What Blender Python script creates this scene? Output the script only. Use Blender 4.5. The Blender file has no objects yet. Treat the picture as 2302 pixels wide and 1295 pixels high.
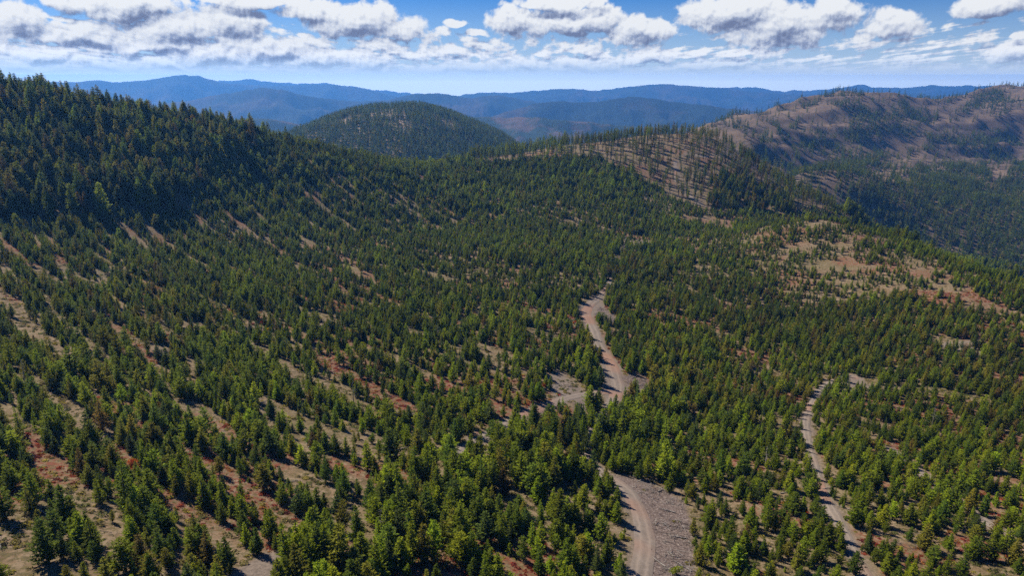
import bpy, math, random
import numpy as np
PI = math.pi
C = bpy.context.scene.collection
scene = bpy.context.scene

# ------------------------------------------------------------------ camera
FPX, W0, H0 = 1555.0, 2302.0, 1295.0
PITCH = math.radians(16.9)
CAMZ = 120.0
cam_d = bpy.data.cameras.new('camera')
cam = bpy.data.objects.new('camera', cam_d); C.objects.link(cam)
cam.location = (0, 0, CAMZ)
cam.rotation_euler = (PI/2 - PITCH, 0, 0)
cam_d.sensor_width = 36.0
cam_d.lens = 36.0*FPX/W0
cam_d.clip_start = 1.0; cam_d.clip_end = 80000.0
scene.camera = cam

# ------------------------------------------------------------------ light
SUN_AZ = math.radians(-51.0)      # measured from +Y towards +X
SUN_EL = math.radians(42.0)
sun_dir = np.array([math.sin(SUN_AZ)*math.cos(SUN_EL), math.cos(SUN_AZ)*math.cos(SUN_EL), math.sin(SUN_EL)])
sl = bpy.data.lights.new('sun', 'SUN'); sl.energy = 5.0; sl.angle = math.radians(0.5); sl.color = (1.0, 0.915, 0.76)
so = bpy.data.objects.new('sun', sl); C.objects.link(so)
from mathutils import Vector
so.rotation_euler = Vector(sun_dir).to_track_quat('Z', 'Y').to_euler()
so.location = (0, 0, 400)
vs = scene.view_settings
scene.display_settings.display_device = 'sRGB'
vs.view_transform = 'Standard'; vs.look = 'None'; vs.exposure = 0.6; vs.gamma = 1.0
try: vs.use_curve_mapping = False
except Exception: pass
cy = scene.cycles
cy.max_bounces = 5; cy.diffuse_bounces = 2; cy.glossy_bounces = 1; cy.transmission_bounces = 3
cy.volume_bounces = 2; cy.transparent_max_bounces = 6
cy.use_denoising = False; cy.denoiser = 'OPENIMAGEDENOISE'; cy.denoising_input_passes = 'RGB_ALBEDO_NORMAL'; cy.denoising_prefilter = 'ACCURATE'
cy.sample_clamp_indirect = 4.0
cy.use_adaptive_sampling = False; cy.adaptive_threshold = 0.03; cy.adaptive_min_samples = 24; cy.time_limit = 1000

def pix_dir(u, v):
    """direction through a pixel of the photograph"""
    a = (np.asarray(u, float)-W0/2)/FPX; t = (H0/2-np.asarray(v, float))/FPX
    return np.stack([a, math.cos(PITCH)+t*math.sin(PITCH), -math.sin(PITCH)+t*math.cos(PITCH)], -1)
def at(u, v, Y):
    d = pix_dir(u, v); return d*(Y/d[..., 1:2] if d.ndim > 1 else Y/d[1])
def azel(u, v):
    d = pix_dir(u, v); return np.arctan2(d[..., 0], d[..., 1]), np.arctan2(d[..., 2], np.hypot(d[..., 0], d[..., 1]))
def project(P):
    """points relative to the camera -> pixel of the photograph, depth"""
    P = np.asarray(P, float)
    f = P[..., 1]*math.cos(PITCH)-P[..., 2]*math.sin(PITCH)
    up = P[..., 1]*math.sin(PITCH)+P[..., 2]*math.cos(PITCH)
    return W0/2+FPX*P[..., 0]/f, H0/2-FPX*up/f, f


class NT:
    """small helper for writing node graphs"""
    def __init__(s, tree): s.t = tree; s.t.nodes.clear()
    def n(s, typ, ins=None, **kw):
        nd = s.t.nodes.new(typ)
        for k, v in kw.items(): setattr(nd, k, v)
        for k, v in (ins or {}).items():
            sock = nd.inputs[k]
            if isinstance(v, bpy.types.NodeSocket): s.t.links.new(v, sock)
            else: sock.default_value = v
        return nd
    def m(s, op, a, b=0.0, c=0.0, clamp=False): return s.n('ShaderNodeMath', {0: a, 1: b, 2: c}, operation=op, use_clamp=clamp).outputs[0]
    def v(s, op, a, b=(0, 0, 0)):
        nd = s.n('ShaderNodeVectorMath', {0: a, 1: b}, operation=op)
        return nd.outputs['Value'] if op in ('LENGTH', 'DOT_PRODUCT', 'DISTANCE') else nd.outputs[0]
    def noise(s, vec, scale, detail=2.0, rough=.5, out=0, dist=0.0):
        return s.n('ShaderNodeTexNoise', {'Vector': vec, 'Scale': scale, 'Detail': detail, 'Roughness': rough, 'Distortion': dist}).outputs[out]
    def ramp(s, fac, stops, mode='LINEAR'):
        nd = s.n('ShaderNodeValToRGB', {0: fac}); cr = nd.color_ramp; cr.interpolation = mode
        while len(cr.elements) < len(stops): cr.elements.new(.5)
        for e, (p, c) in zip(cr.elements, stops): e.position = p; e.color = (*c, 1)
        return nd.outputs[0]
    def mixc(s, f, a, b, blend='MIX'):
        nd = s.n('ShaderNodeMix', data_type='RGBA', blend_type=blend)
        for k, v in ((0, f), (6, a), (7, b)):
            if isinstance(v, bpy.types.NodeSocket): s.t.links.new(v, nd.inputs[k])
            else: nd.inputs[k].default_value = v if k == 0 else (*v, 1)
        return nd.outputs[2]
    def step(s, x, lo, hi):
        return s.n('ShaderNodeMapRange', {0: x, 1: lo, 2: hi, 3: 0.0, 4: 1.0}, interpolation_type='SMOOTHSTEP').outputs[0]

# ------------------------------------------------------------------ sky with cumulus
# azimuth/elevation of each larger cumulus: centre, half width, rise above and sag below its middle (photo degrees)
CLOUDS = [(30,62,75,42,26),(150,10,60,30,22),(290,14,130,34,24),(400,68,130,34,26),(520,50,90,34,40),(690,30,70,30,22),(800,48,120,44,34),(900,66,75,30,18),(560,6,110,30,12),
 (1150,46,62,30,28),(1290,52,130,34,26),(1440,70,82,34,36),(1250,8,100,26,12),(1340,12,30,14,10),
 (1640,24,120,36,40),(1760,58,130,44,44),(1880,30,70,36,40),(2015,55,62,32,32),(2230,8,90,26,20),(2262,122,70,24,20),(2292,78,22,12,8),
 (190,84,120,26,14),(340,104,130,22,14),(90,122,110,18,12),(470,128,120,26,16),(600,116,130,24,20),(720,132,110,26,18),(830,136,70,20,12),(60,150,130,14,10),(230,142,120,16,12),(380,150,110,14,10),
 (1030,58,22,12,8),(1068,82,30,11,6),(840,100,30,10,6),(905,116,40,9,6),(1015,114,50,14,9),(1180,142,58,20,14),(1070,150,90,16,12),(970,154,70,14,10),(1320,146,100,20,15),(1312,112,50,9,6),
 (1450,134,80,14,10),(1660,118,55,11,8),(1640,146,60,12,8),(1570,150,60,12,8),(1790,164,80,14,10),(1910,168,60,14,8),(2010,158,60,12,8),(2120,164,80,14,10),(2240,166,70,16,10),(1700,160,40,10,6)]
world = bpy.data.worlds.new('World'); scene.world = world; world.use_nodes = True
dens = bpy.data.node_groups.new('cloud_density', 'ShaderNodeTree')
dens.interface.new_socket('P', in_out='INPUT', socket_type='NodeSocketVector')
dens.interface.new_socket('D', in_out='OUTPUT', socket_type='NodeSocketFloat')
dens.interface.new_socket('A', in_out='OUTPUT', socket_type='NodeSocketFloat')
N = NT(dens)
gi = N.n('NodeGroupInput'); P = gi.outputs[0]
w1 = N.v('SCALE', N.v('SUBTRACT', N.noise(P, 2.3, 2.0, .5, 1), (.5, .5, .5)), (0, 0, 0)); w1.node.inputs['Scale'].default_value = .34
Pw = N.v('ADD', P, w1)
acc = None
for (u, v, w, ht, hb) in CLOUDS:
    a0, e0 = azel(u, v); aw = abs(azel(u+w, v)[0]-azel(u-w, v)[0])/2; k = aw/w*1.0
    sx = 1/(aw*10*1.12); st = 1/(ht/FPX*10*1.15); sb = 1/(hb/FPX*10*1.1)
    d = N.v('SUBTRACT', Pw, (float(a0)*10, math.tan(float(e0))*10, 0))
    q = N.v('MAXIMUM', N.v('MULTIPLY', d, (sx, st, 0)), N.v('MULTIPLY', d, (sx, -sb, 0)))
    b = N.m('SUBTRACT', 1.0, N.v('LENGTH', q))
    # thick middles count more for big clouds
    b = N.m('MULTIPLY', b, 0.75+0.5*min(1, w/130))
    acc = b if acc is None else N.m('MAXIMUM', acc, b)
# low decks of small cumulus towards the horizon: flat layer seen edge on
sp = N.n('ShaderNodeSeparateXYZ', {0: P})
te = N.m('MAXIMUM', N.m('ADD', sp.outputs[1], .22), 0.0)
inv = N.m('DIVIDE', 1.0, N.m('ADD', te, .22))
lay = N.n('ShaderNodeCombineXYZ', {0: N.m('MULTIPLY', sp.outputs[0], N.m('ADD', inv, .35)), 1: N.m('MULTIPLY', inv, 3.2), 2: 3.3})
ln = N.noise(lay.outputs[0], 1.5, 4.0, .6)
band = N.m('MULTIPLY', 1.0, N.m('SUBTRACT', 1.0, N.step(te, .62, 1.2)))
low = N.m('SUBTRACT', N.m('MULTIPLY', ln, 2.4), N.m('SUBTRACT', 2.0, N.m('MULTIPLY', band, 1.0)))
lft = N.m('MULTIPLY', N.m('SUBTRACT', 1.0, N.step(sp.outputs[0], -4.5, 1.5)), .22)
low = N.m('ADD', low, lft)
low = N.m('MULTIPLY', N.m('MINIMUM', low, .6), .8)
acc = N.m('MAXIMUM', acc, low)
det = N.noise(P, 5.0, 10.0, .56, 0, .25)
D = N.m('ADD', acc, N.m('MULTIPLY', N.m('SUBTRACT', det, .5), 1.3))
N.n('NodeGroupOutput', {0: D, 1: acc})
N = NT(world.node_tree)
tc = N.n('ShaderNodeTexCoord').outputs['Generated']
xyz = N.n('ShaderNodeSeparateXYZ', {0: tc}).outputs
az = N.m('ARCTAN2', xyz[0], xyz[1])
hz_ = N.m('SQRT', N.m('ADD', N.m('MULTIPLY', xyz[0], xyz[0]), N.m('MULTIPLY', xyz[1], xyz[1])))
tel = N.m('DIVIDE', xyz[2], N.m('MAXIMUM', hz_, .02))
PP = N.n('ShaderNodeCombineXYZ', {0: N.m('MULTIPLY', az, 10.0), 1: N.m('MULTIPLY', tel, 10.0), 2: 0.0}).outputs[0]
def dg(p):
    g = N.n('ShaderNodeGroup', node_tree=dens); N.t.links.new(p, g.inputs[0]); return g.outputs
D0, A0 = dg(PP)
offs = N.n('ShaderNodeCombineXYZ', {0: -.05, 1: N.m('ADD', .035, N.m('MULTIPLY', N.m('MAXIMUM', N.m('ADD', tel, .015), 0.0), 1.05)), 2: 0.0}).outputs[0]
D1, A1 = dg(N.v('ADD', PP, offs))
n0 = N.noise(PP, 7.5, 6.0, .6); n1 = N.noise(N.v('ADD', PP, (-.025, .04, 0)), 7.5, 6.0, .6)
alpha = N.m('MULTIPLY', N.step(D0, .0, .30), N.step(tel, .0, .034))
lit = N.m('ADD', N.m('MULTIPLY', N.m('SUBTRACT', D0, D1), .42), .62)
lit = N.m('ADD', lit, N.m('MULTIPLY', N.m('SUBTRACT', A0, A1), .55))
lit = N.m('ADD', lit, N.m('MULTIPLY', N.m('SUBTRACT', n0, n1), 1.35))
thick = N.m('MULTIPLY', N.step(D0, .35, 1.2), .34)
lit = N.m('SUBTRACT', lit, thick, clamp=True)
ccol = N.ramp(lit, [(0.0, (.19, .23, .37)), (.28, (.35, .41, .57)), (.52, (.66, .71, .82)), (.9, (.97, .99, 1.01))])
nish = N.n('ShaderNodeTexSky', sky_type='NISHITA', sun_disc=False, sun_elevation=SUN_EL, sun_rotation=SUN_AZ, altitude=1800.0, air_density=1.0, dust_density=.4, ozone_density=3.0).outputs[0]
nish = N.mixc(1.0, N.n('ShaderNodeHueSaturation', {'Saturation': 1.25, 'Color': nish}).outputs[0], (.42, .72, 1.16), 'MULTIPLY')
# whitish glow of the far air low over the horizon, strongest right at it
glow = N.m('SUBTRACT', N.m('EXPONENT', N.m('DIVIDE', .00694, N.m('MAXIMUM', tel, .0047))), 1.0)
gv = N.n('ShaderNodeCombineXYZ', {0: glow, 1: glow, 2: glow}).outputs[0]
low_sky = N.v('ADD', (6.9, 8.5, 11.2), N.v('MULTIPLY', gv, (5.6, 5.5, 4.2)))
nish = N.mixc(N.m('SUBTRACT', 1.0, N.m('POWER', N.n('ShaderNodeMapRange', {0: tel, 1: -.004, 2: .10}, clamp=True).outputs[0], .6)), nish, low_sky)
bg1 = N.n('ShaderNodeBackground', {0: nish, 1: .052}).outputs[0]
bg2 = N.n('ShaderNodeBackground', {0: ccol, 1: N.m('ADD', .60, N.m('MULTIPLY', N.m('SUBTRACT', 1.0, N.step(tel, -.005, .05)), .25))}).outputs[0]
# cumulus thin out overhead of the view; the upper sky keeps scattered ones
mx = N.n('ShaderNodeMixShader', {0: alpha, 1: bg1, 2: bg2}).outputs[0]
N.n('ShaderNodeOutputWorld', {0: mx})
world.cycles.sampling_method = 'MANUAL'; world.cycles.sample_map_resolution = 512

# ------------------------------------------------------------------ noise on arrays
def _h(ix, iy, seed):
    n = (ix.astype(np.int64)*374761393 + iy.astype(np.int64)*668265263 + seed*974634777) & 0x7fffffff
    n = ((n ^ (n >> 13))*1274126177) & 0x7fffffff
    return ((n ^ (n >> 16)) & 0xffff)/65535.0
def vnoise(x, y, seed=0):
    x = np.asarray(x, float); y = np.asarray(y, float)
    ix = np.floor(x); iy = np.floor(y); fx = x-ix; fy = y-iy
    fx = fx*fx*(3-2*fx); fy = fy*fy*(3-2*fy)
    a = _h(ix, iy, seed); b = _h(ix+1, iy, seed); c = _h(ix, iy+1, seed); d = _h(ix+1, iy+1, seed)
    return (a*(1-fx)+b*fx)*(1-fy)+(c*(1-fx)+d*fx)*fy
def fbm(x, y, seed=0, oct=4):
    s = 0; a = 1.0; t = 0
    for o in range(oct):
        s = s+a*vnoise(x*2**o+o*17.3, y*2**o-o*9.1, seed+o); t += a; a *= .5
    return s/t
def ridged(x, y, seed=0, oct=4):
    s = 0; a = 1.0; t = 0
    for o in range(oct):
        s = s+a*(1-abs(2*vnoise(x*2**o+o*7.3, y*2**o-o*3.1, seed+o)-1)); t += a; a *= .5
    return s/t
def smooth(a, b, x):
    t = np.clip((x-a)/(b-a), 0, 1); return t*t*(3-2*t)
def in_poly(x, y, poly):
    x = np.asarray(x); y = np.asarray(y); ins = np.zeros(x.shape, bool); n = len(poly)
    for i in range(n):
        x1, y1 = poly[i]; x2, y2 = poly[(i+1) % n]
        if y1 == y2: continue
        c = ((y1 > y) != (y2 > y)) & (x < (x2-x1)*(y-y1)/(y2-y1)+x1)
        ins ^= c
    return ins
def seg_dist(x, y, line):
    d = np.full(np.shape(x), 1e9)
    for (x1, y1), (x2, y2) in zip(line[:-1], line[1:]):
        dx, dy = x2-x1, y2-y1; L = dx*dx+dy*dy+1e-9
        t = np.clip(((x-x1)*dx+(y-y1)*dy)/L, 0, 1)
        d = np.minimum(d, np.hypot(x-x1-t*dx, y-y1-t*dy))
    return d

# ------------------------------------------------------------------ landform through surveyed points
class RBF:
    def __init__(s, pts, lam=0.0):
        P = np.array(pts, float); s.c = P[:, :2]/400.0; z = P[:, 2]; n = len(P)
        K = s.k(s.c, s.c)+lam*np.eye(n); A = np.zeros((n+3, n+3)); A[:n, :n] = K
        A[:n, n] = 1; A[:n, n+1:] = s.c; A[n:, :n] = A[:n, n:].T
        s.w = np.linalg.solve(A, np.concatenate([z, np.zeros(3)]))
    @staticmethod
    def k(a, b):
        r2 = ((a[:, None, :]-b[None, :, :])**2).sum(-1)
        return np.where(r2 > 0, .5*r2*np.log(r2+1e-12), 0)
    def __call__(s, x, y):
        x = np.asarray(x, float); sh = x.shape
        q = np.stack([x.ravel(), np.asarray(y, float).ravel()], 1)/400.0; out = np.empty(len(q)); n = len(s.c)
        for i in range(0, len(q), 40000):
            b = q[i:i+40000]; out[i:i+40000] = s.k(b, s.c)@s.w[:n]+s.w[n]+b@s.w[n+1:]
        return out.reshape(sh)

near = []
for u, col in {
    0:    [(1295,75),(1100,100),(900,140),(750,185),(650,230),(550,280),(480,320),(400,350),(300,398),(218,440)],
    600:  [(1295,85),(1100,115),(900,165),(750,230),(650,295),(550,385),(480,440),(400,495),(312,560)],
    1150: [(1295,95),(1100,130),(900,190),(750,262),(650,340),(550,440),(480,530),(400,640),(350,730)],
    1500: [(1295,100),(1100,140),(900,205),(750,285),(650,365),(550,470),(480,560),(400,650)],
    1850: [(1100,140),(900,212),(750,290),(650,355),(550,415),(494,460)],
    2302: [(1295,103),(1100,142),(900,205),(750,270),(650,322)]}.items():
    for v, Y in col: near.append(at(u, v, Y))
for u, v, Y in [(110,232,455),(200,256,470),(400,284,515),(800,352,630),(960,378,690),(1260,328,750),(1330,321,755),(1480,304,760),(1560,302,765),
                (1620,316,765),(1700,372,740),(1800,434,715),(1880,468,690),(2100,574,392),(1650,520,500),(1960,525,435),(2200,612,360)]:
    near.append(at(u, v, Y))
# ground behind the crests, beside the frame and under the camera
for x, y, z in [(-900,300,60),(-900,600,40),(-520,100,-38),(-700,0,0),(-300,0,-48),(0,0,-74),(300,0,-92),(0,-120,-72),(-300,-120,-40),(300,-120,-100),(700,0,-110),
                (-420,640,-30),(-320,760,-90),(-180,860,-150),(-80,960,-170),(100,960,-150),(200,1000,-170),(-700,900,-100),
                (250,860,-100),(330,950,-170),(420,850,-170),(470,760,-200),(330,620,-142),(400,650,-180),(480,600,-205),(560,700,-235),(440,520,-180),
                (480,400,-200),(540,480,-215),(440,300,-145),(600,330,-200),(760,500,-230),(500,230,-112),(800,200,-200),(900,800,-260),(700,1000,-260),(300,1100,-240),(-300,1100,-200)]:
    near.append((x, y, z-.0087*max(y, 0)))
for u, v, Y in [(0,252,520),(-300,215,420),(-300,300,330),(200,290,540),(400,318,590),(600,345,640),(800,385,700),(960,412,760),(1050,358,730),
                (1960,585,540),(1880,476,640),(1800,446,650),(1880,525,760),(1800,480,800),(1700,410,810),(1960,520,700),(1700,400,660),(2100,640,470),(2100,730,560),(2200,690,440),(2302,730,400),(2302,790,520),(2302,700,600),(2302,640,700),(1960,620,620),(2100,650,640),(1750,500,560),(1100,500,520)]:
    near.append(at(u, v, Y))
zn = RBF(near, 1e-4)
def ground_z(x, y):
    """height of the near slope relative to the camera"""
    z = zn(x, y)
    x = np.asarray(x, float); y = np.asarray(y, float)
    z = z + (fbm(x/45, y/45, 5, 3)-.5)*3.2 + (fbm(x/12, y/12, 9, 2)-.5)*.9
    return z


# ------------------------------------------------------------------ tools
def tag(o, label=None, cat=None, group=None, kind=None):
    if label: o['label'] = label
    if cat: o['category'] = cat
    if group: o['group'] = group
    if kind: o['kind'] = kind
    return o
def mesh(name, V, F, mats=(), smooth_=False, mi=None):
    me = bpy.data.meshes.new(name)
    V = np.asarray(V, np.float32); F = np.asarray(F, np.int32)
    n, k = F.shape
    me.vertices.add(len(V)); me.vertices.foreach_set('co', V.ravel())
    me.loops.add(n*k); me.loops.foreach_set('vertex_index', F.ravel())
    me.polygons.add(n); me.polygons.foreach_set('loop_start', np.arange(0, n*k, k, dtype=np.int32))
    me.polygons.foreach_set('loop_total', np.full(n, k, np.int32))
    if mi is not None: me.polygons.foreach_set('material_index', np.asarray(mi, np.int32))
    for m in mats: me.materials.append(m)
    me.update(calc_edges=True)
    if smooth_: me.polygons.foreach_set('use_smooth', np.ones(n, bool))
    return me
def attr(me, name, arr, typ='FLOAT', dom='POINT'):
    a = me.attributes.new(name, typ, dom); arr = np.asarray(arr)
    key = {'FLOAT': 'value', 'INT': 'value', 'FLOAT_VECTOR': 'vector', 'FLOAT_COLOR': 'color'}[typ]
    a.data.foreach_set(key, arr.astype(np.int32 if typ == 'INT' else np.float32).ravel())
def obj(name, me, parent=None, loc=None):
    o = bpy.data.objects.new(name, me); C.objects.link(o); o.parent = parent
    if loc is not None: o.location = loc
    return o
def grid_faces(nr, nc):
    i = np.arange(nr-1)[:, None]*nc+np.arange(nc-1)[None, :]
    return np.stack([i, i+1, i+nc+1, i+nc], -1).reshape(-1, 4)
def mat(name): 
    m = bpy.data.materials.new(name); m.use_nodes = True; return m, NT(m.node_tree)
def finish(N, col, rough=.9, spec=.2, bump=None, bs=.3, bd=.3):
    ins = {'Base Color': col, 'Roughness': rough, 'Specular IOR Level': spec}
    if bump is not None: ins['Normal'] = N.n('ShaderNodeBump', {'Strength': bs, 'Distance': bd, 'Height': bump}).outputs[0]
    p = N.n('ShaderNodeBsdfPrincipled', ins)
    N.n('ShaderNodeOutputMaterial', {0: p.outputs[0]})

# ------------------------------------------------------------------ ground cover areas, surveyed onto the slope
_Ys = np.concatenate([np.arange(45, 400, 1.5), np.arange(400, 860, 3)])
def hit(u, v):
    """world x, y where the line of sight through a point meets the near slope"""
    d = pix_dir(u, v); X = d[0]/d[1]*_Ys; Z = d[2]/d[1]*_Ys
    g = ground_z(X, _Ys)-Z; k = np.nonzero(g > 0)[0]
    if len(k) == 0: j = int(np.argmax(g)); return (X[j]*1.06, _Ys[j]*1.06)
    j = k[0]
    if j == 0: return (X[0], _Ys[0])
    t = g[j-1]/(g[j-1]-g[j]); Y = _Ys[j-1]+t*(_Ys[j]-_Ys[j-1])
    return (d[0]/d[1]*Y, Y)
def survey(pts): return [hit(u, v) for u, v in pts]
ROADS = {
 'main': (survey([(1420,1460),(1432,1370),(1440,1295),(1450,1225),(1441,1165),(1420,1120),(1388,1088),(1352,1066),(1332,1048)]), 3.9),
 'hidden': (survey([(1332,1048),(1318,1000),(1345,950),(1375,912)]), 3.0),
 'upper': (survey([(1375,912),(1389,878),(1384,848),(1368,808),(1346,774),(1334,740),(1317,706),(1328,684),(1348,668)]), 4.6),
 'screened': (survey([(1348,668),(1372,632),(1385,595),(1398,560),(1410,532)]), 2.6),
 'spur': (survey([(1387,880),(1345,884),(1300,890),(1262,900),(1225,915),(1150,950),(1075,990),(1020,1025)]), 3.6),
 'east': (survey([(1985,1380),(1945,1295),(1915,1240),(1888,1180),(1852,1115),(1832,1055),(1816,1000),(1812,945),(1832,893),(1860,864),(1895,852),(1930,850)]), 2.4),
 'skid': (survey([(2000,1010),(2060,1055),(2110,1092),(2200,1162),(2300,1235),(2380,1300)]), 2.8),
 'far': (survey([(2120,780),(2170,776),(2218,778)]), 3.0),
 'knoll': (survey([(1518,362),(1519,398),(1535,425),(1580,462)]), 4.0),
 'crest': (survey([(1545,346),(1590,352),(1630,346),(1665,344)]), 5.0)}
A = {k: survey(v) for k, v in {
 'slash_a': [(1362,1062),(1400,1072),(1455,1080),(1530,1118),(1556,1180),(1562,1300),(1555,1420),(1445,1420),(1455,1240),(1448,1165),(1410,1105)],
 'verge_a': [(1375,1090),(1415,1140),(1436,1200),(1432,1300),(1400,1300),(1385,1235),(1392,1190),(1378,1140)],
 'slash_b': [(1395,848),(1432,832),(1470,872),(1455,905),(1420,885)],
 'open_b': [(1350,775),(1398,825),(1412,884),(1360,900),(1352,850)],
 'slash_c': [(1345,690),(1362,695),(1385,712),(1376,732),(1350,722),(1338,708)],
 'open_c': [(1298,690),(1348,664),(1360,690),(1335,712),(1322,722)],
 'open_d': [(1228,850),(1255,826),(1300,868),(1322,888),(1318,905),(1250,908),(1240,880)],
 'slash_d': [(1285,905),(1330,898),(1335,918),(1300,938)],
 'clear_e': [(1660,560),(1740,505),(1850,486),(1925,497),(1975,520),(2030,560),(2080,585),(2150,622),(2180,670),(2080,672),(1985,660),(1890,625),(1780,590)],
 'clear_f': [(1520,486),(1640,494),(1690,506),(1620,514),(1530,502)],
 'clear_g': [(1398,532),(1462,540),(1455,560),(1402,552)],
 'clear_h': [(2160,662),(2250,676),(2240,700),(2165,690)],
 'clear_i': [(2116,768),(2222,766),(2215,798),(2128,792)],
 'clear_j': [(1880,846),(1932,843),(1962,872),(1905,884)],
 'clear_k': [(370,884),(430,860),(482,930),(522,990),(506,1015),(440,955),(386,925)],
 'clear_l': [(352,780),(392,792),(408,826),(372,820)],
 'pad': [(520,1300),(556,1262),(615,1238),(645,1246),(625,1300),(600,1380),(500,1380)],
 'track_m': [(1045,975),(1085,985),(1075,1005),(1045,1000)],
 'mature': [(-420,500),(120,492),(320,482),(420,455),(500,400),(560,350),(600,300),(620,250),(-420,60)],
 'knoll': [(1235,336),(1330,305),(1480,280),(1620,290),(1720,360),(1800,420),(1890,455),(1800,478),(1700,478),(1590,470),(1500,436),(1420,392),(1330,348)],
 'knoll_dense': [(1600,402),(1660,395),(1750,440),(1800,474),(1700,482),(1610,474)],
 'draw': [(1150,930),(1250,960),(1330,975),(1430,940),(1505,1000),(1480,1040),(1360,1050),(1330,1090),(1150,1150),(980,1230),(860,1300),(850,1400),(560,1400),(640,1290),(820,1120),(1000,1010)],
 'olive_a': [(1410,560),(1560,590),(1900,690),(1900,800),(1700,740),(1450,640)],
}.items()}
OPEN = ['slash_a', 'slash_b', 'open_b', 'slash_c', 'open_c', 'slash_d', 'clear_i', 'clear_j', 'clear_l', 'pad', 'track_m']
SPARSE = {'verge_a': .12, 'open_d': .08, 'clear_e': .62, 'clear_f': .12, 'clear_g': .12, 'clear_h': .15, 'clear_k': .03}
def along(x, y):
    """coordinates along and across the old cutting strips"""
    c, s_ = math.cos(SUN_AZ+.05), math.sin(SUN_AZ+.05)
    return x*s_+y*c, x*c-y*s_
def strip(x, y):
    a, b = along(x, y)
    rows = .5+.5*np.sin(2*PI*b/10.5+7.5*fbm(a/95, b/60, 43, 3)+1.6*fbm(a/18, b/18, 45, 2))
    return .5+(rows-.5)*.30+(fbm(a/38, b/7.0, 41, 3)-.5)*.62
def bare(x, y):
    """0 planted ... 1 bare strip"""
    u, v, f = project(np.stack([x, y, ground_z(x, y)], -1))
    s_ = strip(x, y)
    west = 1-smooth(900, 1700, u)
    th = .545+.040*(1-west)+.0*v
    return smooth(th-.03, th+.05, s_)

# ------------------------------------------------------------------ ground materials and near slope
def ground_mat(name, pale=1.0):
    m, N = mat(name)
    pos = N.n('ShaderNodeNewGeometry').outputs['Position']
    big = N.noise(pos, .035, 4.0, .6); mid = N.noise(pos, .35, 5.0, .65); fine = N.noise(pos, 2.6, 5.0, .7)
    col = N.ramp(mid, [(.25, (.11, .072, .042)), (.45, (.19, .130, .080)), (.6, (.25, .185, .125)), (.8, (.17, .14, .065))])
    col = N.mixc(N.m('MULTIPLY', N.step(big, .46, .66), .6), col, N.ramp(fine, [(.3, (.11, .09, .04)), (.7, (.22, .17, .09))]))
    tuft = N.noise(pos, 1.1, 6.0, .75)
    col = N.mixc(N.m('MULTIPLY', N.step(tuft, .46, .56), .8), col, N.ramp(fine, [(.3, (.05, .042, .02)), (.7, (.13, .11, .04))]))
    red = N.n('ShaderNodeAttribute', attribute_name='red').outputs['Fac']
    rn = N.m('MULTIPLY', red, N.step(N.noise(pos, .8, 4.0, .7), .40, .62))
    col = N.mixc(rn, col, N.ramp(fine, [(.3, (.12, .035, .025)), (.6, (.21, .065, .038)), (.8, (.20, .12, .05))]))
    gr = N.n('ShaderNodeAttribute', attribute_name='gravel').outputs['Fac']
    col = N.mixc(gr, col, N.ramp(N.noise(pos, 1.6, 6.0, .75), [(.3, (.12, .095, .08)), (.55, (.20, .16, .135)), (.75, (.27, .22, .185))]))
    sl_ = N.n('ShaderNodeAttribute', attribute_name='slash').outputs['Fac']
    col = N.mixc(sl_, col, N.ramp(fine, [(.32, (.035, .026, .022)), (.46, (.12, .088, .075)), (.58, (.20, .155, .135)), (.7, (.40, .35, .31))]))
    h = N.m('ADD', N.m('MULTIPLY', mid, 1.0), N.m('MULTIPLY', fine, .35))
    finish(N, col, .95, .1, h, .65, .5)
    return m
M_ground = ground_mat('slope_soil')
m, N = mat('road_gravel')
pos = N.n('ShaderNodeNewGeometry').outputs['Position']
ac = N.n('ShaderNodeAttribute', attribute_name='across').outputs['Fac']     # -1..1 over the road
ab = N.m('ABSOLUTE', N.m('ADD', ac, N.m('MULTIPLY', N.m('SUBTRACT', N.noise(pos, .5, 2.0), .5), .35)))
rut = N.m('SUBTRACT', 1.0, N.m('MULTIPLY', N.m('ABSOLUTE', N.m('SUBTRACT', ab, .42)), 4.0), clamp=True)
col = N.ramp(N.noise(pos, .9, 6.0, .7), [(.3, (.15, .122, .102)), (.7, (.235, .193, .162))])
col = N.mixc(N.m('MULTIPLY', rut, .6), col, (.30, .24, .195))
col = N.mixc(N.m('MULTIPLY', N.step(N.noise(pos, .035, 2.0), .50, .62), .75), col, (.27, .15, .105))
finish(N, col, .95, .1, N.noise(pos, 4.0, 4.0, .7), .5, .15)
M_road = m

nr, nc = 400, 470
yy = np.empty(nr); yy[:] = -60+np.cumsum(np.linspace(.9, 5.2, nr)); yy = yy
sx_ = np.linspace(-1, 1, nc)
Yg = np.repeat(yy[:, None], nc, 1); Xg = sx_[None, :]*(150+np.maximum(Yg, 0)*.98)
Zg = ground_z(Xg, Yg)
edge = np.maximum(smooth(.86, 1, np.abs(sx_))[None, :], smooth(.9, 1, np.linspace(0, 1, nr))[:, None])
Zg = Zg-edge*60
fx, fy = Xg.ravel(), Yg.ravel()
near_me = mesh('near_slope', np.stack([fx, fy, Zg.ravel()+CAMZ], 1), grid_faces(nr, nc), [M_ground], True)
grav = np.zeros(fx.shape); sla = np.zeros(fx.shape)
for k in ['open_b', 'open_c', 'open_d', 'clear_i', 'clear_j', 'pad', 'track_m', 'clear_g']: grav = np.maximum(grav, in_poly(fx, fy, A[k])*.9)
for k in ['knoll', 'clear_f']: grav = np.maximum(grav, in_poly(fx, fy, A[k])*.12)
for k in ['slash_a', 'slash_b', 'slash_c', 'slash_d', 'clear_l']: sla = np.maximum(sla, in_poly(fx, fy, A[k])*1.0)
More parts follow.
